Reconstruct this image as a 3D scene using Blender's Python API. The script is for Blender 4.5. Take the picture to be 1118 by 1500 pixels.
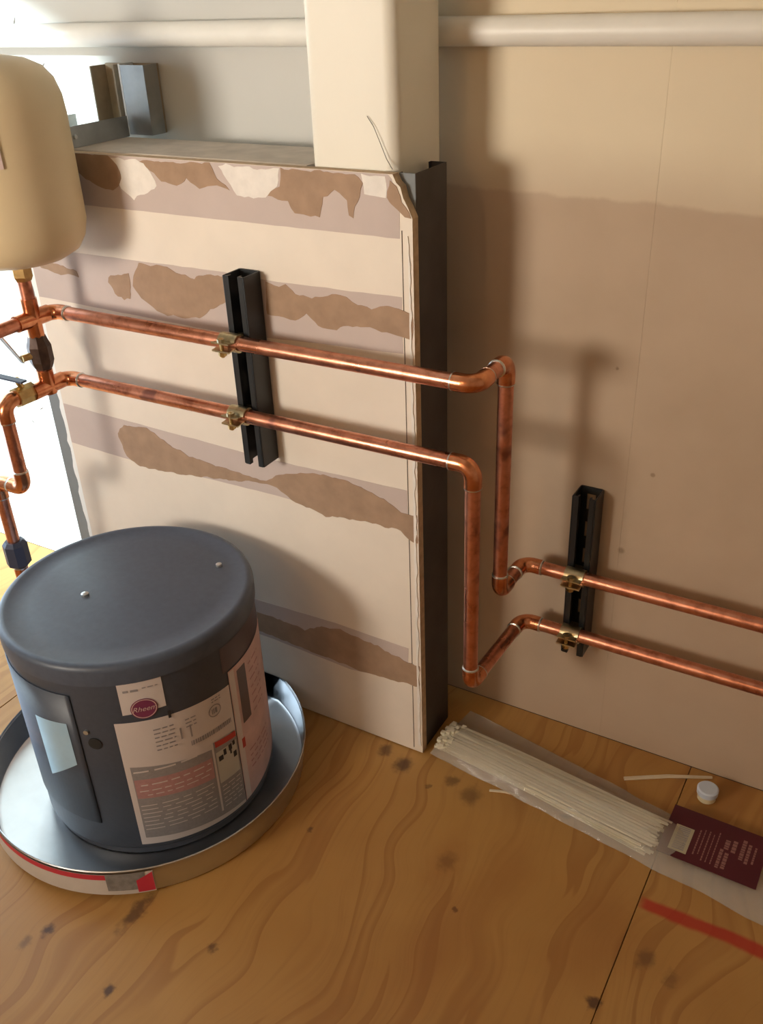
import bpy, bmesh, math, random
from mathutils import Vector, Matrix, noise

random.seed(7)
for o in list(bpy.data.objects):
    bpy.data.objects.remove(o, do_unlink=True)
S = bpy.context.scene
C = S.collection

# ------------------------------------------------------------------ camera
FPX, PITCH, YAW, ROLL, EYE = 1372.2, 0.521585, 0.544721, -0.0426116, 1.22
cy_, sy_, cp_, sp_ = math.cos(YAW), math.sin(YAW), math.cos(PITCH), math.sin(PITCH)
F = Vector((-sy_*cp_, cy_*cp_, -sp_)); R = Vector((cy_, sy_, 0)); U = R.cross(F)
R2 = math.cos(ROLL)*R + math.sin(ROLL)*U; U2 = -math.sin(ROLL)*R + math.cos(ROLL)*U
cam = bpy.data.cameras.new('camera'); cam_o = bpy.data.objects.new('camera', cam); C.objects.link(cam_o)
cam.sensor_fit = 'VERTICAL'; cam.sensor_height = 36; cam.lens = 36*FPX/1500; cam.clip_start = .02
m = Matrix.Identity(4)
for i in range(3):
    m[i][0] = R2[i]; m[i][1] = U2[i]; m[i][2] = -F[i]
m[2][3] = EYE
cam_o.matrix_world = m
S.camera = cam_o

# ------------------------------------------------------------------ world, daylight, exposure
S.view_settings.view_transform = 'Standard'; S.view_settings.look = 'None'
S.view_settings.gamma = 1; S.view_settings.exposure = -0.12
w = bpy.data.worlds.new('sky'); S.world = w; w.use_nodes = True
bg = w.node_tree.nodes['Background']; bg.inputs[0].default_value = (.62, .78, 1, 1); bg.inputs[1].default_value = 1.2

def area(name, loc, target, sx, sy, power, col):
    l = bpy.data.lights.new(name, 'AREA'); l.shape = 'RECTANGLE'; l.size = sx; l.size_y = sy; l.energy = power; l.color = col
    o = bpy.data.objects.new(name, l); C.objects.link(o); o.location = loc
    o.rotation_euler = (Vector(target)-Vector(loc)).to_track_quat('-Z', 'Y').to_euler(); return o
def bulb(name, loc, power, col, rad=.04):
    l = bpy.data.lights.new(name, 'POINT'); l.energy = power; l.color = col; l.shadow_soft_size = rad
    o = bpy.data.objects.new(name, l); C.objects.link(o); o.location = loc; return o
# daylight at the opening in the left wall, a work lamp standing left behind the camera, bulb on the ceiling
area('daylight_left_opening', (-2.33, .88, .95), (-1.3, .88, .95), .6, 1.7, 17, (.70, .87, 1))
wl_ = area('work_lamp', (-1.45, -1.0, 1.12), (-.85, 1.1, 1.25), .44, .44, 11.5, (1, .92, .80)); wl_.data.spread = math.radians(95)
bulb('ceiling_bulb', (-.95, -2.2, 2.15), 23, (1, .60, .30), .07)
sl_ = bpy.data.lights.new('sun', 'SUN'); sl_.energy = 20; sl_.angle = .06; sl_.color = (.72, .91, 1)
so_ = bpy.data.objects.new('sun', sl_); C.objects.link(so_); so_.rotation_euler = Vector((.75, .60, -.36)).to_track_quat('-Z', 'Y').to_euler()

# ------------------------------------------------------------------ materials
M = {}
class NT:
    def __init__(s, name, rough=.6, metal=0.0, spec=.5):
        mt = bpy.data.materials.new(name); mt.use_nodes = True; M[name] = mt
        s.m = mt; s.t = mt.node_tree; s.n = s.t.nodes; s.l = s.t.links
        s.b = s.n['Principled BSDF']; s.b.inputs['Roughness'].default_value = rough
        s.b.inputs['Metallic'].default_value = metal; s.b.inputs['Specular IOR Level'].default_value = spec
        s.tc = s.n.new('ShaderNodeTexCoord').outputs['Object']
    def set(s, sock, v):
        if hasattr(v, 'links') or isinstance(v, bpy.types.NodeSocket): s.l.new(v, sock)
        else:
            if isinstance(v, tuple) and len(v) == 3 and len(sock.default_value) == 4: v = (*v, 1)
            sock.default_value = v
    def mapping(s, scale, loc=(0, 0, 0), vec=None):
        k = s.n.new('ShaderNodeMapping'); s.l.new(vec or s.tc, k.inputs[0])
        k.inputs['Scale'].default_value = scale; k.inputs['Location'].default_value = loc; return k.outputs[0]
    def noise(s, scale, detail=4, rough=.55, vec=None, dist=0):
        k = s.n.new('ShaderNodeTexNoise'); s.l.new(vec or s.tc, k.inputs['Vector'])
        k.inputs['Scale'].default_value = scale; k.inputs['Detail'].default_value = detail
        k.inputs['Roughness'].default_value = rough; k.inputs['Distortion'].default_value = dist; return k.outputs['Fac']
    def ramp(s, fac, stops, interp='LINEAR'):
        k = s.n.new('ShaderNodeValToRGB'); s.l.new(fac, k.inputs[0]); e = k.color_ramp.elements
        k.color_ramp.interpolation = interp
        while len(e) < len(stops): e.new(.5)
        for i, (p, c) in enumerate(stops):
            e[i].position = p; e[i].color = (*c, 1) if isinstance(c, tuple) else (c, c, c, 1)
        return k.outputs[0]
    def math(s, op, a, b=0.0, c=None):
        k = s.n.new('ShaderNodeMath'); k.operation = op; s.set(k.inputs[0], a); s.set(k.inputs[1], b)
        if c is not None: s.set(k.inputs[2], c)
        return k.outputs[0]
    def mix(s, fac, a, b, mode='MIX'):
        k = s.n.new('ShaderNodeMix'); k.data_type = 'RGBA'; k.blend_type = mode
        s.set(k.inputs[0], fac); s.set(k.inputs[6], a); s.set(k.inputs[7], b); return k.outputs[2]
    def xyz(s):
        k = s.n.new('ShaderNodeSeparateXYZ'); s.l.new(s.tc, k.inputs[0]); return k.outputs
    def smooth(s, v, a, b):
        k = s.n.new('ShaderNodeMapRange'); k.interpolation_type = 'SMOOTHSTEP'; s.set(k.inputs[0], v)
        k.inputs[1].default_value = a; k.inputs[2].default_value = b; return k.outputs[0]
    def near(s, p, r0, r1, wob=None, sc=(1, 1, 1)):
        v = s.mapping(sc, tuple(-p[i]*sc[i] for i in range(3)))
        k = s.n.new('ShaderNodeVectorMath'); k.operation = 'LENGTH'; s.l.new(v, k.inputs[0])
        d = k.outputs['Value']
        if wob is not None: d = s.math('ADD', d, wob)
        return s.smooth(d, r1, r0)
    def color(s, c): s.set(s.b.inputs['Base Color'], c)
    def rough(s, c): s.set(s.b.inputs['Roughness'], c)
    def bump(s, h, strength=.3, dist=.002):
        k = s.n.new('ShaderNodeBump'); k.inputs['Strength'].default_value = strength; k.inputs['Distance'].default_value = dist
        s.l.new(h, k.inputs['Height']); s.l.new(k.outputs[0], s.b.inputs['Normal'])

def speckled(name, c0, c1, scale=30, rough=.7, metal=0, bump=.1, bs=120, spec=.4):
    t = NT(name, rough, metal, spec)
    t.color(t.ramp(t.noise(scale), [(.3, c0), (.7, c1)]))
    if bump: t.bump(t.noise(bs, 3), bump, .001)
    return t
def dark(c, k): return tuple(x*k for x in c)
def plain(name, c, rough=.6, metal=0, var=.9, scale=25, bump=0, spec=.4): return speckled(name, dark(c, var), c, scale, rough, metal, bump, 150, spec)

plain('cream_paint', (.80, .755, .67), .55, bump=.08, var=.95)
plain('column_paint', (.80, .755, .65), .5, bump=.05, var=.96, scale=8)
plain('pipe_paint', (.78, .75, .68), .4, var=.95)
plain('white_board', (.86, .87, .86), .6, var=.97)
plain('grey_board', (.56, .545, .50), .7, var=.95, scale=5)
plain('ceiling_paint', (.8, .78, .72), .7)
plain('board_cream', (.80, .715, .615), .7, var=.94, scale=14, bump=.08)
plain('lilac_paper', (.56, .465, .425), .8, var=.93, scale=18, bump=.15)
plain('kraft_paper', (.40, .265, .175), .85, var=.80, scale=35, bump=.4)
plain('gypsum_white', (.82, .77, .71), .8, var=.9, scale=60, bump=.4)
plain('board_edge', (.60, .44, .28), .85, var=.72, scale=80, bump=.4)
plain('gap_dark', (.10, .07, .05), .9)
plain('galvanised', (.46, .48, .49), .38, 1, var=.75, scale=22)
plain('stud_steel', (.11, .10, .10), .55, .8, var=.7, scale=16)
plain('stud_grey', (.20, .215, .22), .6, 0, var=.9, scale=22)
plain('dusty_plate', (.62, .54, .45), .7, var=.75, scale=20, bump=.2)
plain('strut_black', (.018, .021, .024), .38, 0, var=.6, spec=.5)
plain('clamp_zinc', (.62, .55, .36), .32, 1, var=.6, scale=70)
plain('brass', (.66, .47, .2), .35, 1, var=.65, scale=60)
plain('solder', (.72, .70, .66), .3, 1)
plain('valve_dark', (.10, .06, .045), .45, .4, var=.5, scale=60)
plain('lever_steel', (.62, .64, .64), .3, .9)
plain('union_dark', (.05, .06, .10), .5, .2)
plain('tank_cream', (.72, .575, .36), .42, var=.95, scale=6)
plain('tank_label', (.70, .53, .49), .6)
plain('black_rubber', (.02, .02, .02), .6)
plain('heater_paint', (.055, .066, .090), .42, var=.88, scale=120, bump=.12, spec=.45)
plain('heater_lid', (.072, .088, .122), .42, var=.85, scale=90, bump=.12, spec=.45)  # bluer than the body: bluish haze is put into the lid colour
plain('label_paper', (.62, .55, .52), .55, var=.96)
plain('label_grey', (.30, .275, .27), .6, var=.85, scale=220)
plain('label_rose', (.45, .24, .23), .6, var=.85, scale=160)
plain('label_red', (.5, .06, .05), .55)
plain('label_maroon', (.20, .035, .09), .5)
plain('label_pink', (.66, .45, .42), .5, var=.8, scale=30)
plain('label_black', (.03, .03, .035), .5)
plain('label_print', (.30, .27, .27), .6)
plain('label_pale', (.52, .50, .44), .6)
plain('label_blue_lit', (.35, .52, .66), .5)  # white label; the blue of the daylight is put into its colour
plain('tape_brown', (.10, .075, .085), .35)
plain('pan_metal', (.66, .68, .70), .34, 1, var=.85, scale=12)
plain('tape_white', (.62, .58, .54), .4)
plain('tape_red', (.6, .04, .07), .45)
plain('tape_grey', (.28, .27, .26), .5, var=.6, scale=90)
plain('tie_nylon', (.80, .74, .58), .4, var=.9, scale=60)
plain('card_maroon', (.09, .012, .020), .4, var=.85)
plain('card_print', (.30, .14, .12), .5)
plain('card_white', (.48, .42, .28), .5)
plain('cap_cream', (.72, .62, .40), .4)
plain('cap_blue', (.62, .68, .78), .35)
plain('strip_white', (.72, .60, .42), .5)
plain('stub_tan', (.42, .33, .22), .7, var=.7, scale=40)
plain('wire_black', (.03, .025, .02), .6)

# back wall: bare brown board below, sprayed cream paint above
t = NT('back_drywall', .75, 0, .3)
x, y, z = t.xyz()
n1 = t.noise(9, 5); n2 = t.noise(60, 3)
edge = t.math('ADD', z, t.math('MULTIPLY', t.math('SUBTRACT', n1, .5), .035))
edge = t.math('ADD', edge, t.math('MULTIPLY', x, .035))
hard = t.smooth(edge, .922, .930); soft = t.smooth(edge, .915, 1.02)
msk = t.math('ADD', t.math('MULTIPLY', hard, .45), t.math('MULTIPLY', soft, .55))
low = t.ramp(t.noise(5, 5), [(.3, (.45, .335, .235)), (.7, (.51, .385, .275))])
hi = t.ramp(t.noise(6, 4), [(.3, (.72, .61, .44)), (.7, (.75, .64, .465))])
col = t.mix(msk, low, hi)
for p, r in (((-.364, 1.285, .705), .004), ((-.295, 1.285, .545), .004), ((-.44, 1.285, .245), .006), ((-.33, 1.285, .40), .008), ((-.47, 1.285, .33), .010)):
    col = t.mix(t.math('MULTIPLY', t.near(p, r*.3, r, t.math('MULTIPLY', t.math('SUBTRACT', n2, .5), .006)), .6), col, (.2, .13, .08))
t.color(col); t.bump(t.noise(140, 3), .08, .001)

# copper with tarnish
t = NT('copper', .28, 1)
n1 = t.noise(45, 5, .65); n2 = t.noise(14, 3)
col = t.ramp(n1, [(.25, (.34, .13, .08)), (.5, (.64, .28, .18)), (.8, (.74, .37, .26))])
col = t.mix(t.smooth(n2, .60, .70), col, (.28, .12, .09))
t.color(col); t.rough(t.ramp(n2, [(.3, .24), (.7, .42)]))
t = NT('copper_fitting', .26, 1)
t.color(t.ramp(t.noise(60, 4), [(.3, (.50, .17, .07)), (.7, (.80, .36, .19))]))

# plywood: grain along Y, knots, stains
def plywood(name, seed, red=False):
    t = NT(name, .5, 0, .4)
    warp = t.noise(2.2, 2)
    k = t.n.new('ShaderNodeVectorMath'); k.operation = 'ADD'
    cmb = t.n.new('ShaderNodeCombineXYZ'); t.l.new(t.math('MULTIPLY', warp, .35), cmb.inputs[0])
    t.l.new(t.tc, k.inputs[0]); t.l.new(cmb.outputs[0], k.inputs[1]); wv = k.outputs[0]
    g1 = t.noise(1, 3, .5, t.mapping((9, .55, 1), (seed, 0, 0), wv))
    g2 = t.noise(1, 4, .6, t.mapping((120, 3.5, 1), (seed, 2, 0), wv))
    band = t.math('FRACT', t.math('MULTIPLY', g1, 7))
    line = t.math('MULTIPLY', t.smooth(band, .55, .95), t.smooth(band, 1.0, .95))
    base = t.ramp(t.noise(2.5, 4), [(.3, (.40, .195, .052)), (.7, (.50, .275, .082))])
    col = t.mix(t.math('MULTIPLY', line, .45), base, (.27, .10, .026))
    col = t.mix(t.math('MULTIPLY', t.smooth(g2, .45, .75), .35), col, (.33, .155, .05))
    wob = t.math('MULTIPLY', t.math('SUBTRACT', t.noise(60, 3), .5), .022)
    knots = [((-.922, .509), .012, .9), ((-.935, .478), .012, .5), ((-.772, .483), .011, .9), ((-.687, .604), .009, .7), ((-.321, 1.078), .009, .8),
             ((-.68, .853), .007, .7), ((-.174, .787), .012, .9), ((-.132, .884), .018, .5), ((-.093, .872), .014, .4), ((-.402, .829), .005, .8),
             ((-.616, 1.053), .022, .8), ((-.66, 1.068), .018, .7), ((-.479, 1.044), .024, .55), ((-.52, 1.06), .016, .6), ((-.55, 1.03), .006, .5), ((-.453, .902), .020, .5)]
    for (px, py), r, a in knots:
        col = t.mix(t.math('MULTIPLY', t.near((px, py, 0), r*.25, r, wob, (1, .8, 1)), a), col, (.075, .035, .02))
    for (px, py), r0 in (((-.453, .902), .05), ((-.40, .77), .09), ((-.2, .9), .07), ((-.36, .93), .06)):
        d = t.near((px, py, 0), r0*.2, r0*1.4, wob, (1.6, .7, 1))
        col = t.mix(t.math('MULTIPLY', d, .33), col, (.30, .11, .03))
    st = t.near((-.826, .598, 0), .004, .016, wob, (1, .32, 1))
    col = t.mix(t.math('MULTIPLY', st, .8), col, (.10, .05, .03))
    if red:
        x, y, z = t.xyz()
        dy = t.math('ABSOLUTE', t.math('SUBTRACT', t.math('ADD', y, t.math('MULTIPLY', t.math('SUBTRACT', t.noise(18, 3), .5), .012)), .974))
        fade = t.smooth(x, -.172, -.155)
        col = t.mix(t.math('MULTIPLY', t.math('MULTIPLY', t.smooth(dy, .015, .006), fade), .85), col, (.42, .022, .015))
    t.color(col); t.bump(g2, .15, .0015)
plywood('plywood_a', 3.1); plywood('plywood_b', 8.7, True)

# clear film
t = NT('clear_film', .12)
t.b.inputs['Base Color'].default_value = (.86, .80, .70, 1)
tr = t.n.new('ShaderNodeBsdfTransparent'); tr.inputs[0].default_value = (.94, .93, .90, 1)
mx = t.n.new('ShaderNodeMixShader'); mx.inputs[0].default_value = .28
out = t.n['Material Output']
t.l.new(tr.outputs[0], mx.inputs[1]); t.l.new(t.b.outputs[0], mx.inputs[2]); t.l.new(mx.outputs[0], out.inputs[0])
t.bump(t.noise(55, 3), .6, .004)

# ------------------------------------------------------------------ geometry helpers
class MB:
    def __init__(s): s.v = []; s.f = []; s.mi = []
    def add(s, v, f, mi=0):
        o = len(s.v); s.v += [tuple(p) for p in v]; s.f += [tuple(i+o for i in q) for q in f]; s.mi += [mi]*len(f); return s
    def box(s, a, b, mi=0):
        (x0, y0, z0), (x1, y1, z1) = a, b
        return s.add([(x0, y0, z0), (x1, y0, z0), (x1, y1, z0), (x0, y1, z0), (x0, y0, z1), (x1, y0, z1), (x1, y1, z1), (x0, y1, z1)],
                     [(0, 3, 2, 1), (4, 5, 6, 7), (0, 1, 5, 4), (1, 2, 6, 5), (2, 3, 7, 6), (3, 0, 4, 7)], mi)
    def prism(s, poly, a, b, axis='y', mi=0):
        # poly in the two other axes, extruded from a to b
        n = len(poly)
        mk = {'y': lambda p, d: (p[0], d, p[1]), 'x': lambda p, d: (d, p[0], p[1]), 'z': lambda p, d: (p[0], p[1], d)}[axis]
        v = [mk(p, a) for p in poly]+[mk(p, b) for p in poly]
        f = [tuple(range(n)), tuple(range(2*n-1, n-1, -1))]+[(i, i+n, (i+1) % n+n, (i+1) % n) for i in range(n)]
        return s.add(v, f, mi)
    def tube(s, pts, r, seg=20, cap=True, mi=0):
        pts = [Vector(p) for p in pts]; n = len(pts); rs = r if isinstance(r, list) else [r]*n
        d0 = (pts[1]-pts[0]).normalized(); up = Vector((0, 0, 1)) if abs(d0.z) < .9 else Vector((1, 0, 0))
        u = d0.cross(up).normalized(); v = []
        for i, p in enumerate(pts):
            d = ((pts[min(i+1, n-1)]-pts[max(i-1, 0)])).normalized()
            u = (u-d*u.dot(d)).normalized(); w_ = d.cross(u)
            for k in range(seg):
                a = 2*math.pi*k/seg; v.append(p+(u*math.cos(a)+w_*math.sin(a))*rs[i])
        f = [(i*seg+k, i*seg+(k+1) % seg, (i+1)*seg+(k+1) % seg, (i+1)*seg+k) for i in range(n-1) for k in range(seg)]
        if cap: f += [tuple(range(seg-1, -1, -1)), tuple((n-1)*seg+k for k in range(seg))]
        return s.add(v, f, mi)
    def lathe(s, prof, c, seg=64, mi=0, warp=None):
        v = []; n = len(prof)
        for r, z in prof:
            for k in range(seg):
                a = 2*math.pi*k/seg; p = (c[0]+r*math.cos(a), c[1]+r*math.sin(a), c[2]+z)
                v.append(warp(p) if warp else p)
        f = [(i*seg+k, i*seg+(k+1) % seg, (i+1)*seg+(k+1) % seg, (i+1)*seg+k) for i in range(n-1) for k in range(seg)]
        if prof[0][0] > 1e-6 and prof[0][0] < .001 or prof[0][0] <= 1e-6: pass
        return s.add(v, f, mi)
    def build(s, name, mat, parent=None, smooth=False, bevel=0, bseg=2, ang=35):
        me = bpy.data.meshes.new(name); me.from_pydata(s.v, [], s.f)
        for mm in (mat if isinstance(mat, (list, tuple)) else [mat]): me.materials.append(M[mm])
        me.polygons.foreach_set('material_index', s.mi)
        bm = bmesh.new(); bm.from_mesh(me); bmesh.ops.remove_doubles(bm, verts=bm.verts, dist=1e-6)
        bmesh.ops.recalc_face_normals(bm, faces=bm.faces); bm.to_mesh(me); bm.free()
        o = bpy.data.objects.new(name, me); C.objects.link(o)
        if bevel:
            b = o.modifiers.new('bevel', 'BEVEL'); b.width = bevel; b.segments = bseg; b.limit_method = 'ANGLE'; b.angle_limit = math.radians(40)
        if smooth or bevel:
            me.polygons.foreach_set('use_smooth', [True]*len(me.polygons)); me.set_sharp_from_angle(angle=math.radians(ang))
        if parent is not None:
            o.parent = parent; o.matrix_parent_inverse = Matrix.Translation(-parent.location)
        return o

def tag(o, label, cat, group=None, kind=None):
    o['label'] = label; o['category'] = cat
    if group: o['group'] = group
    if kind: o['kind'] = kind
    return o
def thing(name, loc, label, cat, group=None, kind=None):
    o = bpy.data.objects.new(name, None); C.objects.link(o); o.location = loc; o.empty_display_size = .05
    return tag(o, label, cat, group, kind)

# ------------------------------------------------------------------ the room
WY = 1.285        # face of the back wall
PY = 1.0918       # face of the partition
RX, LX, BY, CZ = 1.5, -2.3, -3.2, 2.45
fl = tag(MB().box((LX, BY, -.06), (RX, WY+.1, -.019)).build('floor', 'gap_dark'), 'plywood floor of butted sheets', 'floor', kind='structure')
def sheet(x0, x1, y0, y1, mat): MB().box((x0, y0, -.0189), (x1, y1, 0)).build('plywood_sheet', mat, fl, bevel=.0008, bseg=1)
sheet(-.1675, 1.05, -1.15, WY-.001, 'plywood_b'); sheet(-1.387, -.1685, -1.15, WY-.001, 'plywood_a')
sheet(LX+.001, -1.3885, -1.15, WY-.001, 'plywood_a'); sheet(LX+.001, -.5, BY, -1.152, 'plywood_a'); sheet(-.498, RX-.001, BY, -1.152, 'plywood_b'); sheet(1.052, RX-.001, -1.15, WY-.001, 'plywood_b')

wb = tag(MB().box((LX, WY+.013, 0), (RX, WY+.1, CZ)).build('wall_back', 'board_edge'), 'drywall back wall with bare brown lower part and cream upper part', 'wall', kind='structure')
def board(x0, x1, mat): MB().box((x0, WY, .0), (x1, WY+.0128, CZ)).build('drywall_sheet', mat, wb)
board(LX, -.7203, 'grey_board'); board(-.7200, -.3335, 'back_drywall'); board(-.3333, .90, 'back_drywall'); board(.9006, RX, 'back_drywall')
for px, pz, a in ((-1.66, .40, .5), (-1.70, .36, -.6), (-1.58, .30, .8), (-1.49, 1.17, 1.1), (-1.50, 1.145, .9), (-1.44, 1.10, .7)):
    d = Vector((math.cos(a), 0, math.sin(a)))*.010; e = Vector((-d.z, 0, d.x))*.14; p = Vector((px, WY-.0004, pz))
    MB().add([p-d, p+e, p+d, p-e], [(0, 1, 2, 3)]).build('scuff', 'gap_dark', wb)
tag(MB().box((RX, BY, 0), (RX+.1, WY+.1, CZ)).build('wall_right', 'cream_paint'), 'cream side wall closing the room', 'wall', kind='structure')
b = MB()   # rear wall with a window opening
b.box((LX, BY-.1, 0), (RX, BY, .95)); b.box((LX, BY-.1, 1.7), (RX, BY, CZ)); b.box((-1.8, BY-.1, .95), (RX, BY, 1.7))
tag(b.build('wall_rear', 'cream_paint'), 'cream wall with a window opening behind the camera', 'wall', kind='structure')
b = MB()   # left wall: tall opening to daylight, small pane added to light the heater
W0, W1 = LX-.1, LX
b.box((W0, BY-.1, 0), (W1, -.42, CZ)); b.box((W0, .02, 0), (W1, .40, CZ)); b.box((W0, -.42, 0), (W1, .02, .70)); b.box((W0, -.42, .95), (W1, .02, CZ))
b.box((W0, .40, 1.63), (W1, 1.2, CZ)); b.box((W0, 1.2, 0), (W1, WY+.1, CZ))
tag(b.build('wall_left', 'cream_paint'), 'cream side wall with a tall opening to daylight and a small added pane for sun', 'wall', kind='structure')
tag(MB().box((LX-.1, BY-.1, CZ), (RX+.1, WY+.1, CZ+.1)).build('ceiling', 'ceiling_paint'), 'plain pale ceiling', 'ceiling', kind='structure')

# ------------------------------------------------------------------ partition (half-height wall)
part = thing('wall_partition', (-.97, 1.15, 0), 'half-height drywall partition with torn paper bands and a bare steel end', 'partition', kind='structure')
HT = .996
b = MB(); poly = [(-1.347, .003), (-.5965, .003), (-.5958, .936), (-.5955, .942), (-.6015, .955), (-.6085, .967), (-.6125, .981), (-.6185, .986), (-.6235, HT), (-1.347, HT)]
b.prism(poly, PY, PY+.0155)
dw = b.build('drywall_panel', ['board_cream', 'board_edge'], part)
for p in dw.data.polygons:
    if p.normal.x > .3 or p.normal.z > .5: p.material_index = 1
def outline(pts, amp=.002, step=.007):
    out = []; n = len(pts)
    for i in range(n):
        a = Vector(pts[i]); c = Vector(pts[(i+1) % n]); k = max(1, int((c-a).length/step))
        for j in range(k):
            q = a+(c-a)*j/k
            h = noise.noise(Vector((q.x*70, q.y*70, i*.1)))*amp*1.6+random.uniform(-.5, .5)*amp
            g = noise.noise(Vector((q.x*70, 9, q.y*70)))*amp*1.6+random.uniform(-.5, .5)*amp
            out.append((max(-1.346, min(-.5972, q.x+h)), min(HT-.0005, q.y+g)))
    return out
def patch(name, pts, mat, lift, amp=.002, step=.007):
    MB().prism(outline(pts, amp, step), PY-lift, PY+.001).build(name, mat, dw)
BANDS = [
    [(-1.346, .915), (-1.213, .917), (-.90, .916), (-.6145, .915), (-.6145, .95), (-.6245, .99), (-.63, HT), (-1.346, HT)],
    [(-1.346, .836), (-1.25, .837), (-.922, .838), (-.843, .834), (-.6145, .836), (-.6145, .755), (-.951, .741), (-1.272, .748), (-1.346, .750)],
    [(-1.346, .546), (-1.093, .538), (-.88, .533), (-.6145, .536), (-.6145, .464), (-.888, .466), (-1.212, .461), (-1.346, .465)],
    [(-1.346, .230), (-.938, .230), (-.764, .235), (-.620, .231), (-.622, .157), (-.74, .141), (-.928, .150), (-1.346, .152)]]
for q in BANDS: patch('paper_band', q, 'lilac_paper', .0004, .0006, .02)
TORN = [
    [(-1.198, .995), (-1.120, .996), (-1.104, .983), (-1.099, .962), (-1.120, .943), (-1.154, .948), (-1.185, .964), (-1.200, .975)],
    [(-1.058, .992), (-.984, .991), (-.923, .995), (-.914, .973), (-.892, .960), (-.922, .963), (-.947, .959), (-.969, .972), (-.991, .959), (-1.019, .962), (-1.032, .975)],
    [(-.799, .994), (-.680, .994), (-.668, .983), (-.677, .957), (-.687, .937), (-.693, .941), (-.693, .958), (-.712, .972), (-.732, .960), (-.739, .933), (-.780, .934), (-.792, .951), (-.826, .956), (-.804, .970)],
    [(-.625, .989), (-.618, .983), (-.609, .962), (-.600, .950), (-.5975, .942), (-.607, .945), (-.624, .957), (-.634, .967), (-.628, .981)],
    [(-1.160, .808), (-1.122, .814), (-1.117, .801), (-1.125, .773), (-1.140, .769), (-1.160, .777), (-1.169, .796)],
    [(-1.108, .813), (-1.093, .835), (-1.035, .834), (-1.016, .826), (-.983, .822), (-.956, .832), (-.921, .831), (-.922, .793), (-.951, .779), (-.981, .759), (-1.020, .753), (-1.064, .756), (-1.099, .776), (-1.116, .796)],
    [(-.844, .832), (-.820, .827), (-.808, .834), (-.792, .819), (-.763, .817), (-.734, .825), (-.712, .828), (-.696, .821), (-.664, .815), (-.626, .822), (-.598, .814), (-.599, .779), (-.633, .781), (-.665, .786), (-.704, .783), (-.732, .774), (-.755, .779), (-.774, .791), (-.796, .778), (-.825, .782), (-.847, .782)],
    [(-1.333, .816), (-1.289, .814), (-1.240, .806), (-1.238, .797), (-1.278, .796), (-1.326, .802)],
    [(-1.217, .510), (-1.196, .531), (-1.140, .536), (-1.098, .515), (-1.048, .500), (-.969, .492), (-.885, .489), (-.856, .508), (-.789, .527), (-.720, .528), (-.655, .511), (-.626, .495), (-.598, .495), (-.598, .446), (-.615, .448), (-.627, .462), (-.693, .462), (-.769, .452), (-.827, .465), (-.879, .485), (-.972, .472), (-1.070, .459), (-1.174, .452), (-1.203, .466)],
    [(-1.12, .200), (-.932, .202), (-.866, .200), (-.834, .197), (-.801, .215), (-.756, .224), (-.680, .214), (-.623, .201), (-.600, .199), (-.600, .156), (-.657, .149), (-.726, .146), (-.793, .150), (-.861, .154), (-.933, .158), (-1.12, .158)]]
for q in TORN: patch('torn_patch', q, 'kraft_paper', .0010, .0020)
for q in ([(-.908, .993), (-.802, .992), (-.807, .970), (-.829, .953), (-.881, .952), (-.896, .974)], [(-.670, .994), (-.633, .993), (-.634, .967), (-.666, .969)], [(-1.115, .992), (-1.058, .992), (-1.039, .975), (-1.030, .956), (-1.081, .933), (-1.105, .947)]):
    patch('paint_patch', q, 'gypsum_white', .0007, .002)
# joint line by the corner and the torn fringe at the board's edges
patch('joint_line', [(-.6142, .01), (-.6132, .01), (-.6112, .926), (-.6122, .926)], 'gap_dark', .0006, .0001, .05)
q = []; zz = .02
while zz < .92: q.append((-.599+random.uniform(-.0022, .0012), zz)); zz += .012
patch('torn_fringe', [(-.6045, .02)]+q+[(-.6025, .92)], 'gypsum_white', .0016, .0003, .05)
q = []; zz = .003
while zz < .985: q.append((-1.358+random.uniform(-.003, .003), zz)); zz += .014
MB().prism([(-1.3472, .003)]+q+[(-1.3472, .985)], PY+.001, PY+.0145).build('torn_board_edge', 'white_board', part)  # torn edge; the whiter board colour makes it look lit
# steel framing
def cstud(name, x, sgn, y0, y1, z0, z1, fl_, mat, th=.0012):
    b = MB(); e = x+sgn*fl_
    pr = [(x, y0), (e, y0), (e, y0+.007), (e-sgn*th, y0+.007), (e-sgn*th, y0+th), (x+sgn*th, y0+th), (x+sgn*th, y1-th), (e-sgn*th, y1-th), (e-sgn*th, y1-.007), (e, y1-.007), (e, y1), (x, y1)]
    return b.prism(pr, z0, z1, 'z').build(name, mat, part)
cstud('end_stud', -.5985, -1, PY+.0165, 1.197, .0025, .9955, .024, 'stud_steel')
cstud('stud', -1.362, -1, PY+.0165, 1.197, .0025, .984, .042, 'stud_grey')
MB().box((-.6225, PY+.0157, .90), (-.5990, PY+.0163, .9955)).build('flange_plate', 'stud_grey', part)
b = MB(); b.box((-1.362, 1.109, .0005), (-.767, 1.196, .0022)); b.build('floor_track', 'galvanised', part)
b = MB().box((-1.375, PY+.0168, .986), (-.768, 1.237, .9975)); b.build('top_plate', 'dusty_plate', part, bevel=.0015, bseg=1)

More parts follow.
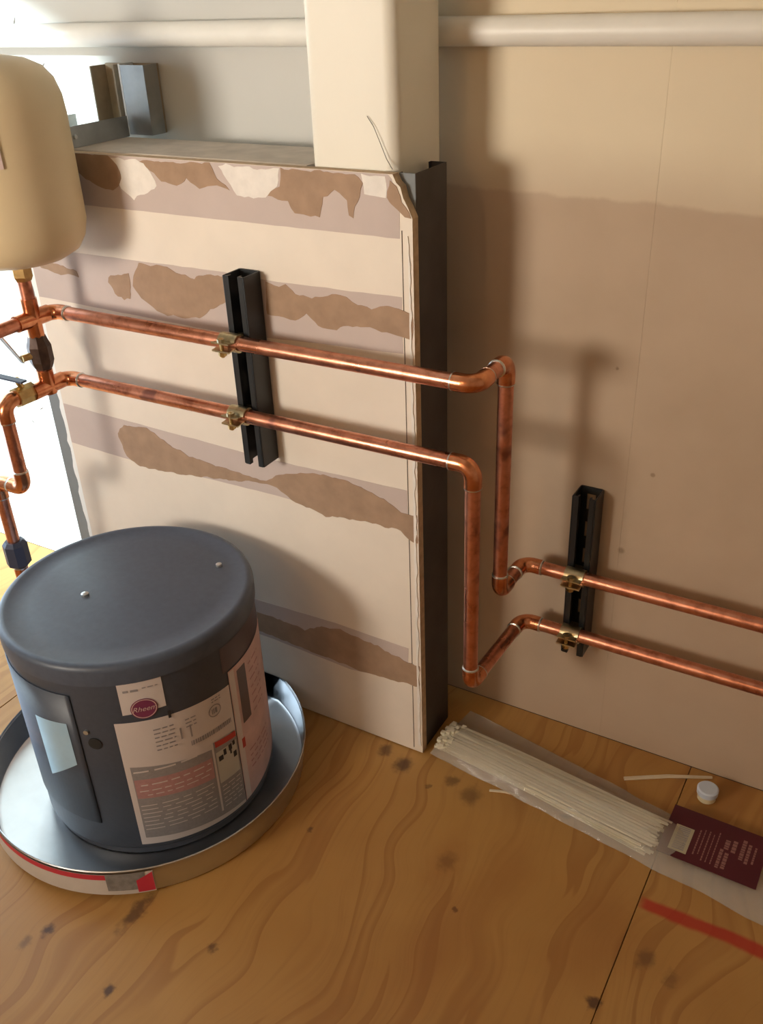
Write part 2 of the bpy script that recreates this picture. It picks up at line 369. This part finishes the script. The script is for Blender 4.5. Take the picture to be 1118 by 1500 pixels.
# ------------------------------------------------------------------ column
def rrect(x0, x1, y0, y1, r, n=6):
    out = []
    for cx, cy, a0 in ((x1-r, y1-r, 0), (x0+r, y1-r, 90), (x0+r, y0+r, 180), (x1-r, y0+r, 270)):
        for k in range(n+1):
            a = math.radians(a0+90*k/n); out.append((cx+r*math.cos(a), cy+r*math.sin(a)))
    return out
b = MB().prism(rrect(-.763, -.627, 1.1105, 1.244, .017), 0, CZ-.001, 'z')
colm = tag(b.build('support_column', 'column_paint', smooth=True, ang=30), 'cream painted square steel column with rounded corners rising from the partition', 'column')
pts = [Vector((-.668, 1.1085, 1.062)), Vector((-.658, 1.107, 1.050)), Vector((-.648, 1.106, 1.030)), Vector((-.640, 1.106, 1.012)), Vector((-.632, 1.107, .999))]
tag(MB().tube(pts, .0004, 6).build('wire_scrap', 'wire_black', smooth=True), 'thin black hair-like wire standing against the foot of the cream column', 'wire')

# ------------------------------------------------------------------ white pipe along the back wall
tag(MB().tube([(LX+.002, WY-.0195, 1.149), (RX-.002, WY-.0195, 1.149)], .0183, 28).build('painted_pipe', 'pipe_paint', smooth=True), 'white painted pipe running level along the back wall behind the column', 'pipe')

# ------------------------------------------------------------------ steel track, stud stub and drywall offcut on the partition
tr = thing('steel_track', (-1.275, 1.17, .9977), 'short grey steel track lying across the top of the partition', 'track')
MB().box((-1.335, 1.098, .9978), (-1.215, 1.241, .9992)).build('web', 'galvanised', tr)
MB().box((-1.2164, 1.098, .9993), (-1.215, 1.241, 1.030)).build('flange', 'galvanised', tr)
MB().box((-1.335, 1.098, .9993), (-1.3336, 1.241, 1.030)).build('flange', 'galvanised', tr)
MB().tube([(-1.2145, 1.12, 1.014), (-1.2115, 1.12, 1.014)], [.004, .003], 10).build('screw', 'lever_steel', tr)
st = thing('stud_stub', (-1.225, 1.265, 1.0), 'cut stub of steel stud against the back wall at the end of the track', 'stud')
MB().box((-1.283, 1.2785, 1.0), (-1.170, 1.2845, 1.106)).build('web', 'stub_tan', st)
MB().prism([(-1.287, 1.246), (-1.2845, 1.246), (-1.2835, 1.2845), (-1.287, 1.2845)], 1.0, 1.104, 'z').build('flange', 'stub_tan', st)
MB().box((-1.240, 1.250, 1.0), (-1.2365, 1.2783, 1.106)).build('rib', 'stub_tan', st)
MB().box((-1.2225, 1.246, 1.0), (-1.219, 1.2783, 1.108)).build('torn_edge', 'white_board', st)
MB().box((-1.2185, 1.246, 1.0), (-1.168, 1.2475, 1.106)).build('lip', 'galvanised', st)
MB().box((-1.1694, 1.2477, 1.0), (-1.168, 1.2783, 1.106)).build('flange', 'galvanised', st)

# ------------------------------------------------------------------ strut channels
def strut(x0, x1, yw, z0, z1, label, d=.041):
    t = thing('strut_channel', ((x0+x1)/2, yw, z0), label, 'strut', 'black strut channels carrying the copper pipes')
    th = .0026; lip = .0085; yf = yw-d; yb = yw-.0006
    # side walls and lips
    MB().box((x0, yf, z0), (x0+th, yb, z1)).build('side', 'strut_black', t, bevel=.0012, bseg=2)
    MB().box((x1-th, yf, z0), (x1, yb, z1)).build('side', 'strut_black', t, bevel=.0012, bseg=2)
    MB().box((x0+th, yf, z0), (x0+th+lip, yf+th, z1)).box((x0+th+lip-th, yf+th, z0), (x0+th+lip, yf+.008, z1)).build('lip', 'strut_black', t)
    MB().box((x1-th-lip, yf, z0), (x1-th, yf+th, z1)).box((x1-th-lip, yf+th, z0), (x1-th-lip+th, yf+.008, z1)).build('lip', 'strut_black', t)
    b = MB(); cx = (x0+x1)/2; sw = .0072; z = z0; ya = yb-th
    b.box((x0+th, ya, z0), (cx-sw, yb, z1)); b.box((cx+sw, ya, z0), (x1-th, yb, z1))
    zz = z0; first = True
    while zz < z1:                       # slotted back: bridges between slots
        top = min(zz+(.010 if first else .022), z1); b.box((cx-sw, ya, zz), (cx+sw, yb, top)); zz = top+.029; first = False
    b.build('slotted_back', 'strut_black', t)
    return t
strut(-.8905, -.8515, PY-.0011, .541, .848, 'upright black strut channel on the partition between two copper pipes and drywall')
strut(-.405, -.366, WY, .197, .503, 'upright black slotted strut channel on the brown back wall near the floor')

# ------------------------------------------------------------------ copper lines
PR = .0111
def arc(c, din, dout, L, r):
    c = Vector(c); din = Vector(din); dout = Vector(dout); pts = [c-din*L]
    o = c-din*r+dout*r
    for k in range(0, 9):
        a = math.pi/2*k/8; pts.append(o-dout*r*math.cos(a)+din*r*math.sin(a))
    pts.append(c+dout*L); return pts
def elbow(parent, c, din, dout):
    L = .034; e = MB().tube(arc(c, din, dout, L, .020), .0128, 22).build('elbow', 'copper_fitting', parent, smooth=True, ang=50)
    for d in (-Vector(din), Vector(dout)):
        p = Vector(c)+d*L; MB().tube([p-d*.0012, p+d*.0006, p+d*.0018], [.0131, .0129, .0112], 20).build('solder_ring', 'solder', e, smooth=True)
def run(parent, a, b, ea=1, eb=1, rmat='copper'):
    a = Vector(a); b = Vector(b); d = (b-a).normalized(); p = a+d*.027*ea; q = b-d*.027*eb
    n = max(2, int((q-p).length/.05)); MB().tube([p+(q-p)*k/n for k in range(n+1)], PR, 22).build('pipe', rmat, parent, smooth=True, ang=50)
def sgn(v): return Vector(v).normalized()
def line(parent, pts, start_elbow=False):
    pts = [Vector(p) for p in pts]; n = len(pts)
    for i in range(n-1): run(parent, pts[i], pts[i+1], 0 if i == 0 else 1, 0 if i == n-2 else 1)
    for i in range(1, n-1): elbow(parent, pts[i], (pts[i]-pts[i-1]).normalized(), (pts[i+1]-pts[i]).normalized())
YA = 1.0365; YC = 1.2317
up = thing('copper_pipe_line', (-.474, 1.135, .3645), 'upper copper pipe line with dark valve under the tank, ending in the higher low run', 'pipe')
line(up, [(-1.252, .62, .752), (-1.252, YA, .752), (-.476, YA, .752), (-.476, 1.135, .752), (-.476, 1.135, .3645), (-.476, YC, .3645), (RX-.01, YC, .3645)])
lo = thing('copper_pipe_line', (-.479, YA, .25), 'lower copper pipe line with the long drop that ends lowest by the floor', 'pipe')
line(lo, [(-1.1835, .905, .262), (-1.332, .905, .262), (-1.332, .905, .475), (-1.262, .905, .475), (-1.262, .905, .634), (-1.252, YA, .634), (-.479, YA, .634), (-.479, YA, .25), (-.473, YC, .25), (RX-.01, YC, .25)])
MB().tube([(-1.332, .905, .300), (-1.332, .905, .305), (-1.332, .905, .345), (-1.332, .905, .352)], [.016, .022, .022, .016], 8).build('union_nut', 'union_dark', lo, ang=20)
# riser with valve between the two lines, up to the tank
RXx, RYy = -1.252, .992
rs = up
MB().tube([(RXx, RYy, .622), (RXx, RYy, .664)], .0135, 22).build('tee', 'copper_fitting', lo, smooth=True)
MB().tube([(RXx, RYy-.034, .634), (RXx, RYy+.034, .634)], .0136, 22).build('tee', 'copper_fitting', lo, smooth=True)
MB().tube([(RXx, RYy, .722), (RXx, RYy, .786)], .0135, 22).build('tee', 'copper_fitting', rs, smooth=True)
MB().tube([(RXx, RYy-.034, .752), (RXx, RYy+.034, .752)], .0136, 22).build('tee', 'copper_fitting', rs, smooth=True)
MB().tube([(RXx, RYy, .6645), (RXx, RYy, .840)], PR, 20).build('pipe', 'copper', rs, smooth=True)
vb = MB().tube([(RXx, RYy, .666), (RXx, RYy, .672), (RXx, RYy, .680), (RXx, RYy, .706), (RXx, RYy, .714), (RXx, RYy, .724)], [.014, .017, .020, .020, .017, .014], 8).build('valve_body', 'valve_dark', rs, ang=20)
MB().tube([(RXx, RYy, .693), (RXx-.006, RYy-.034, .693)], .006, 12).build('stem', 'brass', vb, smooth=True)
b = MB().add([(RXx-.010, RYy-.032, .686), (RXx-.003, RYy-.032, .686), (RXx-.060, RYy-.045, .765), (RXx-.070, RYy-.045, .762)], [(0, 1, 2, 3)])
le = b.build('lever', 'lever_steel', rs); s_ = le.modifiers.new('thick', 'SOLIDIFY'); s_.thickness = .0025
MB().tube([(RXx, RYy, .815), (RXx, RYy, .822), (RXx, RYy, .850)], [.013, .0165, .0165], 6).build('nipple', 'brass', rs)
# gate valve on the forward run of the lower line
MB().tube([(-1.260, .93, .634), (-1.258, .965, .634)], .017, 8).build('valve_body', 'brass', lo, ang=20)
le = MB().box((-1.300, .928, .664), (-1.235, .940, .667)).build('lever', 'union_dark', lo)
MB().tube([(-1.2585, .945, .648), (-1.2585, .938, .666)], .005, 10).build('stem', 'brass', lo, smooth=True)

# ------------------------------------------------------------------ pipe clamps
def clamp(x, y, z, yw, label):
    """two-piece strut clamp round a pipe running along X at (y, z); yw = front plane of the strut"""
    t = thing('pipe_clamp', (x, y, z), label, 'clamp', 'strut clamps on the copper pipes')
    w2 = .016; ro = .0142; ri = .0114
    for s in (-1, 1):                       # upper and lower straps: half ring, ear to the front, foot into the strut
        b = MB(); prof = []
        angs = [math.radians(a) for a in range(20, 161, 14)]
        outer = [(y-ro*math.cos(a), z+s*ro*math.sin(a)) for a in angs]; inner = [(y-ri*math.cos(a), z+s*ri*math.sin(a)) for a in angs]
        ear = [(y-ro-.013, z+s*.0075), (y-ro-.013, z+s*.0050)]
        foot = [(yw+.012, z+s*.0070), (yw+.012, z+s*.0046)]
        poly = [ear[1], ear[0]]+outer+foot+inner[::-1]
        b.prism(poly, x-w2, x+w2, 'x').build('strap', 'clamp_zinc', t, smooth=True, ang=40)
    yb = y-ro-.0085
    MB().tube([(x, yb, z-.016), (x, yb, z+.013)], .0030, 10).build('bolt', 'brass', t, smooth=True)
    MB().tube([(x, yb, z+.0078), (x, yb, z+.0125)], .0062, 8).build('bolt_head', 'clamp_zinc', t)
    MB().tube([(x, yb, z-.0135), (x, yb, z-.0078)], .0062, 6).build('nut', 'brass', t)
clamp(-.877, YA, .752, PY-.042, 'zinc pipe clamp fixing the upper copper pipe to the partition strut')
clamp(-.877, YA, .634, PY-.042, 'zinc pipe clamp fixing the lower copper pipe to the partition strut')
clamp(-.3855, YC, .3645, WY-.041, 'zinc pipe clamp on the higher pipe of the back wall strut')
clamp(-.3855, YC, .25, WY-.041, 'zinc pipe clamp on the lowest pipe of the back wall strut')

# ------------------------------------------------------------------ expansion tank
tk = thing('expansion_tank', (-1.228, .974, .850), 'cream expansion tank hung on the copper riser in front of the partition', 'tank')
c = (-1.228, .974, 0); rt = .112
prof = [(.0001, .852), (.045, .853), (.075, .858), (.095, .869), (.106, .886), (.1115, .910), (rt, .94), (rt, 1.06), (.110, 1.085), (.103, 1.108), (.090, 1.124), (.068, 1.135), (.035, 1.141), (.0001, 1.142)]
sh = MB().lathe(prof, c, 72).build('shell', 'tank_cream', tk, smooth=True, ang=60)
b = MB(); va = []; n = 14
for k in range(n+1):
    a = math.radians(-95+60*k/n)
    for zz in (.985, 1.085): va.append((c[0]+(rt+.002)*math.cos(a), c[1]+(rt+.002)*math.sin(a), zz if zz > 1 or k < n-3 else zz+.02))
b.add(va, [(2*k, 2*k+2, 2*k+3, 2*k+1) for k in range(n)]); b.build('label', 'tank_label', sh, smooth=True)
MB().tube([(c[0], c[1], 1.138), (c[0], c[1], 1.150), (c[0], c[1], 1.172), (c[0], c[1], 1.178)], [.02, .019, .016, .010], 20).build('valve_cap', 'black_rubber', tk, smooth=True)

# ------------------------------------------------------------------ drain pan
pc = (-1.007, .838, 0); pr = .272
clampy = lambda p: (p[0], min(p[1], PY-.0035+max(0, p[2])*.0), p[2])
pan = thing('drain_pan', (pc[0], pc[1], 0), 'round shiny metal drain pan under the water heater', 'pan')
prof = [(.0001, .0005), (.12, .0005), (.262, .0005), (.268, .003), (.2715, .030), (.2735, .060), (.2750, .0615), (.2762, .0600), (.2750, .0575), (.2722, .058), (.2700, .030), (.2655, .005), (.260, .0022), (.12, .0022), (.0001, .0022)]
MB().lathe(prof, pc, 96, warp=clampy).build('basin', 'pan_metal', pan, smooth=True, ang=50)
def cyl_patch(c, r, a0, a1, zt, zb, name, mat, parent, n=None, zt2=None, zb2=None):
    """curved sheet on a cylinder, corners (a0,zt) (a1,zt2) (a1,zb2) (a0,zb)"""
    zt2 = zt if zt2 is None else zt2; zb2 = zb if zb2 is None else zb2; n = n or max(2, int(abs(a1-a0)/2.5)); v = []
    for k in range(n+1):
        u = k/n; a = math.radians(a0+(a1-a0)*u)
        for zz in (zt+(zt2-zt)*u, zb+(zb2-zb)*u): v.append((c[0]+r*math.cos(a), c[1]+r*math.sin(a), zz))
    return MB().add(v, [(2*k, 2*k+1, 2*k+3, 2*k+2) for k in range(n)]).build(name, mat, parent, smooth=True)
tp = cyl_patch(pc, .2752, -112, -47, .054, .009, 'tape', 'tape_white', pan)
cyl_patch(pc, .2757, -110, -62, .0535, .0425, 'stripe', 'tape_red', tp)
cyl_patch(pc, .2757, -62, -49.5, .054, .018, 'print', 'tape_grey', tp)
cyl_patch(pc, .2759, -52.5, -47.2, .038, .012, 'stripe', 'tape_red', tp, zt2=.052)

# ------------------------------------------------------------------ water heater
hc = (-.990, .846, 0); hr = .196
wh = thing('water_heater', (hc[0], hc[1], .0022), 'short dark blue-grey round water heater standing in the metal pan', 'water heater')
body = MB().lathe([(.0001, .0024), (.186, .0024), (.190, .004), (.190, .018), (hr-.002, .020), (hr, .024), (hr, .362), (.0001, .362)], hc, 96).build('body', 'heater_paint', wh, smooth=True, ang=40)
MB().lathe([(hr+.0001, .356), (hr+.0028, .357), (hr+.0030, .381), (hr+.0010, .3875), (hr-.004, .3905), (hr-.010, .3905), (hr-.014, .3880), (.150, .3885), (.08, .391), (.0001, .392)], hc, 96).build('lid', 'heater_lid', wh, smooth=True, ang=50)
def tick(px, py):
    return None
MB().tube([(-1.035, .80, .3905), (-1.035, .80, .3945), (-1.035, .80, .396)], [.006, .006, .003], 12).build('lid_screw', 'lever_steel', wh, smooth=True)
MB().tube([(-.90, .965, .389), (-.90, .965, .393), (-.90, .965, .3945)], [.005, .005, .002], 12).build('lid_screw', 'lever_steel', wh, smooth=True)
pn = cyl_patch(hc, hr+.0022, -150, -74.5, .335, .075, 'access_panel', 'heater_paint', wh)
so = pn.modifiers.new('thick', 'SOLIDIFY'); so.thickness = .0020; so.offset = -1
a = math.radians(-67.7); d = Vector((math.cos(a), math.sin(a), 0)); p = Vector(hc)+d*hr+Vector((0, 0, .246))
MB().tube([p-d*.002, p+d*.0015, p+d*.002], [.0105, .0105, .008], 20).build('plug', 'black_rubber', wh, smooth=True)
a = math.radians(-70.5); d = Vector((math.cos(a), math.sin(a), 0)); p = Vector(hc)+d*hr+Vector((0, 0, .268))
MB().tube([p-d*.001, p+d*.003], .004, 12).build('panel_screw', 'lever_steel', wh, smooth=True)
def print_rows(c, r, rows, name, mat, parent):
    """rows of short dashes standing in for illegible fine print: (a0, a1, z, height, mean dash in degrees)"""
    b = MB()
    for a0, a1, zz, h, dl in rows:
        a = a0
        while a < a1:
            l = min(dl*random.uniform(.5, 1.5), a1-a)
            n = max(1, int(l/3)); v = []
            for k in range(n+1):
                q = math.radians(a+l*k/n)
                for z_ in (zz+h/2, zz-h/2): v.append((c[0]+r*math.cos(q), c[1]+r*math.sin(q), z_))
            b.add(v, [(2*k, 2*k+1, 2*k+3, 2*k+2) for k in range(n)]); a += l+dl*.35
    o = b.build(name, mat, parent); o['kind'] = 'stuff'; return o
def cyl_text(txt, size, c, r, amid, zmid, name, mat, parent, shear=0):
    cu = bpy.data.curves.new(name, 'FONT'); cu.body = txt; cu.size = size; cu.align_x = 'CENTER'; cu.align_y = 'CENTER'; cu.shear = shear; cu.resolution_u = 3
    o = bpy.data.objects.new(name, cu); C.objects.link(o); dg = bpy.context.evaluated_depsgraph_get()
    me = bpy.data.meshes.new_from_object(o.evaluated_get(dg)); bpy.data.objects.remove(o, do_unlink=True)
    for v in me.vertices:
        a = math.radians(amid)+v.co.x/r; zz = zmid+v.co.y; v.co = (c[0]+r*math.cos(a), c[1]+r*math.sin(a), zz)
    me.materials.clear(); me.materials.append(M[mat])
    q = bpy.data.objects.new(name, me); C.objects.link(q); q.parent = parent
    q.matrix_parent_inverse = Matrix.Translation(-parent.location) if parent.parent is None else Matrix.Identity(4); return q
# rating label
e0 = hr+.0006; e1 = hr+.0011; e2 = hr+.0016
ml = cyl_patch(hc, e0, -57.5, -3.6, .2845, .030, 'rating_label', 'label_paper', wh, zt2=.279, zb2=.027)
cyl_patch(hc, e1, -55, -3.9, .197, .045, 'text_block', 'label_grey', ml, zt2=.176, zb2=.034)
cyl_patch(hc, e1+.0002, -54.6, -18.8, .170, .131, 'warning_band', 'label_rose', ml, zt2=.166, zb2=.123)
cyl_patch(hc, e1+.0003, -17.2, -4.2, .193, .050, 'pictogram_panel', 'label_grey', ml, zt2=.185, zb2=.036)
cyl_patch(hc, e2+.0001, -16.6, -4.6, .170, .105, 'pictogram', 'label_pale', ml)
cyl_patch(hc, e2+.0003, -16.4, -4.2, .1925, .181, 'red_heading', 'label_red', ml, zt2=.1875, zb2=.176)
cyl_patch(hc, e2+.0002, -18.3, -17.3, .196, .047, 'divider', 'label_paper', ml)
for (a0, a1, zt, zb) in ((-15.5, -13, .160, .150), (-12.6, -11, .168, .156), (-9.5, -7.5, .170, .158), (-7, -5.5, .172, .163), (-7.2, -5.2, .150, .138), (-9, -8, .163, .150)):
    cyl_patch(hc, e2+.0004, a0, a1, zt, zb, 'pictogram_figure', 'label_black', ml)
rows = [(-42, -33, .262-.008*k, .0024, 2.4) for k in range(6)]+[(-28, -23, .262-.007*k, .0022, 2) for k in range(3)]+[(-31, -30.2, .240, .022, 2), (-26.5, -25.8, .238, .024, 2)]
rows += [(-27, -5.5, .2135, .009, .8)]+[(-14.5, -9.5, .274-.005*k, .002, 1.5) for k in range(2)]
print_rows(hc, e1+.0002, rows, 'print', 'label_print', ml)
rows = [(-52, -20, .158, .0022, 5), (-53, -20, .146, .0018, 4), (-50, -21, .137, .0016, 4)]+[(-54+.6*k*0, -20, .115-.0085*k, .0016, 6) for k in range(7)]+[(-16, -5, .096-.0085*k, .0016, 3) for k in range(6)]+[(-54, -20, .186, .003, 7)]
print_rows(hc, e2+.0004, rows, 'fine_print', 'label_paper', ml)
# round approval mark
v = []; n = 24; ca, cz, rr = math.radians(-13.4), .2515, .0115
for k in range(n):
    q = 2*math.pi*k/n
    for s in (1, .86): v.append((hc[0]+(e1+.0003)*math.cos(ca+rr*s*math.cos(q)/hr), hc[1]+(e1+.0003)*math.sin(ca+rr*s*math.cos(q)/hr), cz+rr*s*math.sin(q)))
MB().add(v, [(2*k, 2*k+1, (2*k+3) % (2*n), (2*k+2) % (2*n)) for k in range(n)]).build('approval_mark', 'label_print', ml)
print_rows(hc, e1+.0003, [(-15, -12, .2515, .010, .9)], 'approval_letters', 'label_print', ml)
# logo sticker with maroon oval
ls = cyl_patch(hc, e0+.0003, -53, -34.6, .370, .299, 'logo_sticker', 'label_paper', wh, zt2=.368, zb2=.301)
print_rows(hc, e1+.0003, [(-51, -44, .342, .004, 3), (-43, -36.5, .344, .002, 2)], 'print', 'label_print', ls)
v = []; n = 40; ca, cz = math.radians(-43.7), .3065
for k in range(n):
    q = 2*math.pi*k/n; aa = ca+.0195*math.cos(q)/hr; v.append((hc[0]+e2*math.cos(aa), hc[1]+e2*math.sin(aa), cz+.0185*math.sin(q)))
ov = MB().add(v, [tuple(range(n))]).build('logo_oval', 'label_maroon', ls)
v2 = []
for k in range(n):
    q = 2*math.pi*k/n
    for s in (.93, .86): aa = ca+.0195*s*math.cos(q)/hr; v2.append((hc[0]+(e2+.0004)*math.cos(aa), hc[1]+(e2+.0004)*math.sin(aa), cz+.0185*s*math.sin(q)))
MB().add(v2, [(2*k, 2*k+1, (2*k+3) % (2*n), (2*k+2) % (2*n)) for k in range(n)]).build('oval_ring', 'label_pink', ls)
cyl_text('Rheem', .0125, hc, e2+.0006, -43.7, .3065, 'logo_script', 'label_pink', ls, .35)
cyl_patch(hc, e2, -34.6, -33.4, .291, .277, 'pen_mark', 'label_black', wh)
# second label wrapping round to the right
sl = cyl_patch(hc, e0+.0004, -3.2, 46, .302, .028, 'energy_label', 'label_pink', wh, zt2=.305, zb2=.05)
cyl_patch(hc, e1+.0002, -2.8, .6, .300, .030, 'margin', 'label_paper', sl)
cyl_patch(hc, e1+.0003, 2.4, 9.2, .291, .183, 'dark_panel', 'tape_brown', sl)
cyl_patch(hc, e1+.0004, -.6, 1.6, .158, .138, 'red_mark', 'label_red', sl)
print_rows(hc, e1+.0003, [(12, 24, .28-.016*k, .003, 4) for k in range(7)]+[(4, 24, .12-.012*k, .003, 4) for k in range(4)], 'print', 'label_rose', sl)
cyl_patch(hc, e0+.0001, -6, 36, .352, .305, 'tape', 'tape_brown', wh, zb2=.306)
bl = cyl_patch(hc, hr+.0030, -98, -79, .272, .150, 'warning_label', 'label_blue_lit', wh, zt2=.280, zb2=.198)

# ------------------------------------------------------------------ pack of cable ties on the floor
pk = thing('cable_tie_pack', (-.30, 1.11, 0), 'long clear plastic pack of pale nylon ties with a maroon card end', 'pack')
A_, B_ = Vector((-.545, 1.140)), Vector((-.150, 1.092))
ax = (B_-A_).normalized(); pe = Vector((-ax.y, ax.x))
b = MB()
for k in range(64):
    row = k//13; u = (k % 13-6)/6
    s0 = -.02+random.uniform(-.012, .014); s1 = .372+random.uniform(-.015, .010)
    w0 = u*.030+random.uniform(-.002, .002); w1 = u*.036+random.uniform(-.002, .002); z0 = .004+row*.0048*(1-.35*abs(u)**2)+random.uniform(0, .001)
    v = []
    for q in range(7):
        f = q/6; p = A_+ax*(s0+(s1-s0)*f)+pe*(w0+(w1-w0)*f+.002*math.sin(k+f*4)); hz = z0+.002*math.sin(k*1.3+f*3.1)
        hw = .0022
        for du, dz in ((-hw, 0), (hw, 0), (hw, .0013), (-hw, .0013)): v.append((p.x+pe.x*du, p.y+pe.y*du, max(.002, hz+.001)+dz))
    f_ = [(4*q+i, 4*q+(i+1) % 4, 4*q+4+(i+1) % 4, 4*q+4+i) for q in range(6) for i in range(4)]+[(0, 1, 2, 3), (27, 26, 25, 24)]
    b.add(v, f_)
    hd = A_+ax*s0+pe*w0; hz = max(.002, z0)
    b.box((hd.x-.004, hd.y-.0035, hz), (hd.x+.004, hd.y+.0035, hz+.0055))
ti = b.build('ties', 'tie_nylon', pk); ti['kind'] = 'stuff'
# film sleeve: wrinkled flattened pillow round the ties, wider on the wall side, running on past the card
b = MB(); NU, NV = 70, 24; v = []
for i in range(NU+1):
    f = i/NU; s = -.035+.615*f
    c0 = A_+ax*s
    wl = -.047-.010*min(1, max(0, f)); wr = .092-.040*f
    fat = max(.10, min(1, math.sin(min(1, f/.08)*math.pi/2)))*(1 if f < .66 else .30+.7*max(0, (.74-f)/.08) if f < .74 else .30)
    for j in range(NV):
        a = 2*math.pi*j/NV; u = math.cos(a); ww = wl if u < 0 else wr
        off_ = u*abs(ww)
        hgt = .031*math.exp(-(off_/.044)**4) + .004
        zz = max(.0009, (.002+hgt*fat*max(0, math.sin(a))) if math.sin(a) > 0 else .0012)
        wr_ = noise.noise(Vector((s*26, off_*40, 3)))*.0030+noise.noise(Vector((s*90, off_*90, 7)))*.0012
        zz = max(.0009, zz+(wr_ if math.sin(a) > .05 else 0))
        edge = noise.noise(Vector((s*14, u*2, 1)))*.006
        p = c0+pe*(off_+edge*abs(u)); v.append((p.x, p.y, zz))
f_ = [(i*NV+j, i*NV+(j+1) % NV, (i+1)*NV+(j+1) % NV, (i+1)*NV+j) for i in range(NU) for j in range(NV)]
b.add(v, f_); b.build('film_sleeve', 'clear_film', pk, smooth=True, ang=80)
# maroon card, local frame: s along the pack, w across
O_ = Vector((-.1685, 1.118)); ca_ = Vector((1, -.02)).normalized(); cw = Vector((.02, 1)).normalized()
def card_quad(s0, s1, w0, w1, z, name, mat, parent, th=.0005):
    pts = [O_+ca_*s0+cw*w0, O_+ca_*s1+cw*w0, O_+ca_*s1+cw*w1, O_+ca_*s0+cw*w1]
    return MB().prism([tuple(p) for p in pts], z, z+th, 'z').build(name, mat, parent)
cz0 = .0150
cd = card_quad(0, .150, -.053, .053, cz0, 'header_card', 'card_maroon', pk, .0012)
card_quad(.014, .042, -.040, .014, cz0+.0013, 'barcode_box', 'card_white', cd)
b = MB()
ww = -.036
while ww < .010:
    h = random.choice((.0009, .0015, .0022)); pts = [O_+ca_*.019+cw*ww, O_+ca_*.037+cw*ww, O_+ca_*.037+cw*(ww+h), O_+ca_*.019+cw*(ww+h)]
    b.prism([tuple(p) for p in pts], cz0+.0019, cz0+.0021, 'z'); ww += h+random.choice((.001, .0016))
b.build('barcode', 'label_print', cd)['kind'] = 'stuff'
b = MB()
for s0, h, w0, w1 in ((.050, .0022, -.034, .020), (.057, .0016, -.030, .022), (.064, .0020, -.040, .024), (.071, .0014, -.040, .018), (.078, .0018, -.040, .026), (.086, .0050, -.042, -.004), (.094, .0058, -.040, -.006), (.090, .0070, .000, .020), (.101, .0065, -.002, .024), (.114, .006, -.010, .026), (.123, .005, -.014, .024), (.133, .003, -.010, .024)):
    ww = w0
    while ww < w1:
        l = random.uniform(.0025, .006); pts = [O_+ca_*s0+cw*ww, O_+ca_*(s0+h)+cw*ww, O_+ca_*(s0+h)+cw*(ww+l), O_+ca_*s0+cw*(ww+l)]
        b.prism([tuple(p) for p in pts], cz0+.0013, cz0+.0016, 'z'); ww += l+.0014
b.build('card_print', 'card_print', cd)['kind'] = 'stuff'

# ------------------------------------------------------------------ small litter by the back wall
cp = thing('plastic_spool', (-.128, 1.222, 0), 'small cream plastic spool with pale blue top on the floor by the wall', 'spool')
MB().tube([(-.128, 1.222, .0005), (-.128, 1.222, .003), (-.128, 1.222, .012), (-.128, 1.222, .014)], [.013, .015, .0145, .011], 24).build('base', 'cap_cream', cp, smooth=True)
MB().tube([(-.128, 1.222, .0142), (-.128, 1.222, .024), (-.128, 1.222, .026)], [.017, .0175, .015], 24).build('top', 'cap_blue', cp, smooth=True)
def strip(a, b_, w, h, label):
    a = Vector(a); b_ = Vector(b_); d = (b_-a).normalized(); p = Vector((-d.y, d.x))*w/2; mid = (a+b_)/2+p*1.2
    poly = [a-p, mid-p, b_-p*.6, b_+p*.6, mid+p, a+p]
    tag(MB().prism([tuple(q) for q in poly], .0006, h, 'z').build('plastic_strip', 'strip_white', bevel=.0006, bseg=1), label, 'strip', 'loose pale strips on the floor')
strip((-.262, 1.200), (-.130, 1.273), .007, .004, 'long pale strip lying between the clear pack and the back wall')
strip((-.455, 1.068), (-.405, 1.080), .005, .003, 'short pale strip on the plywood in front of the clear pack')
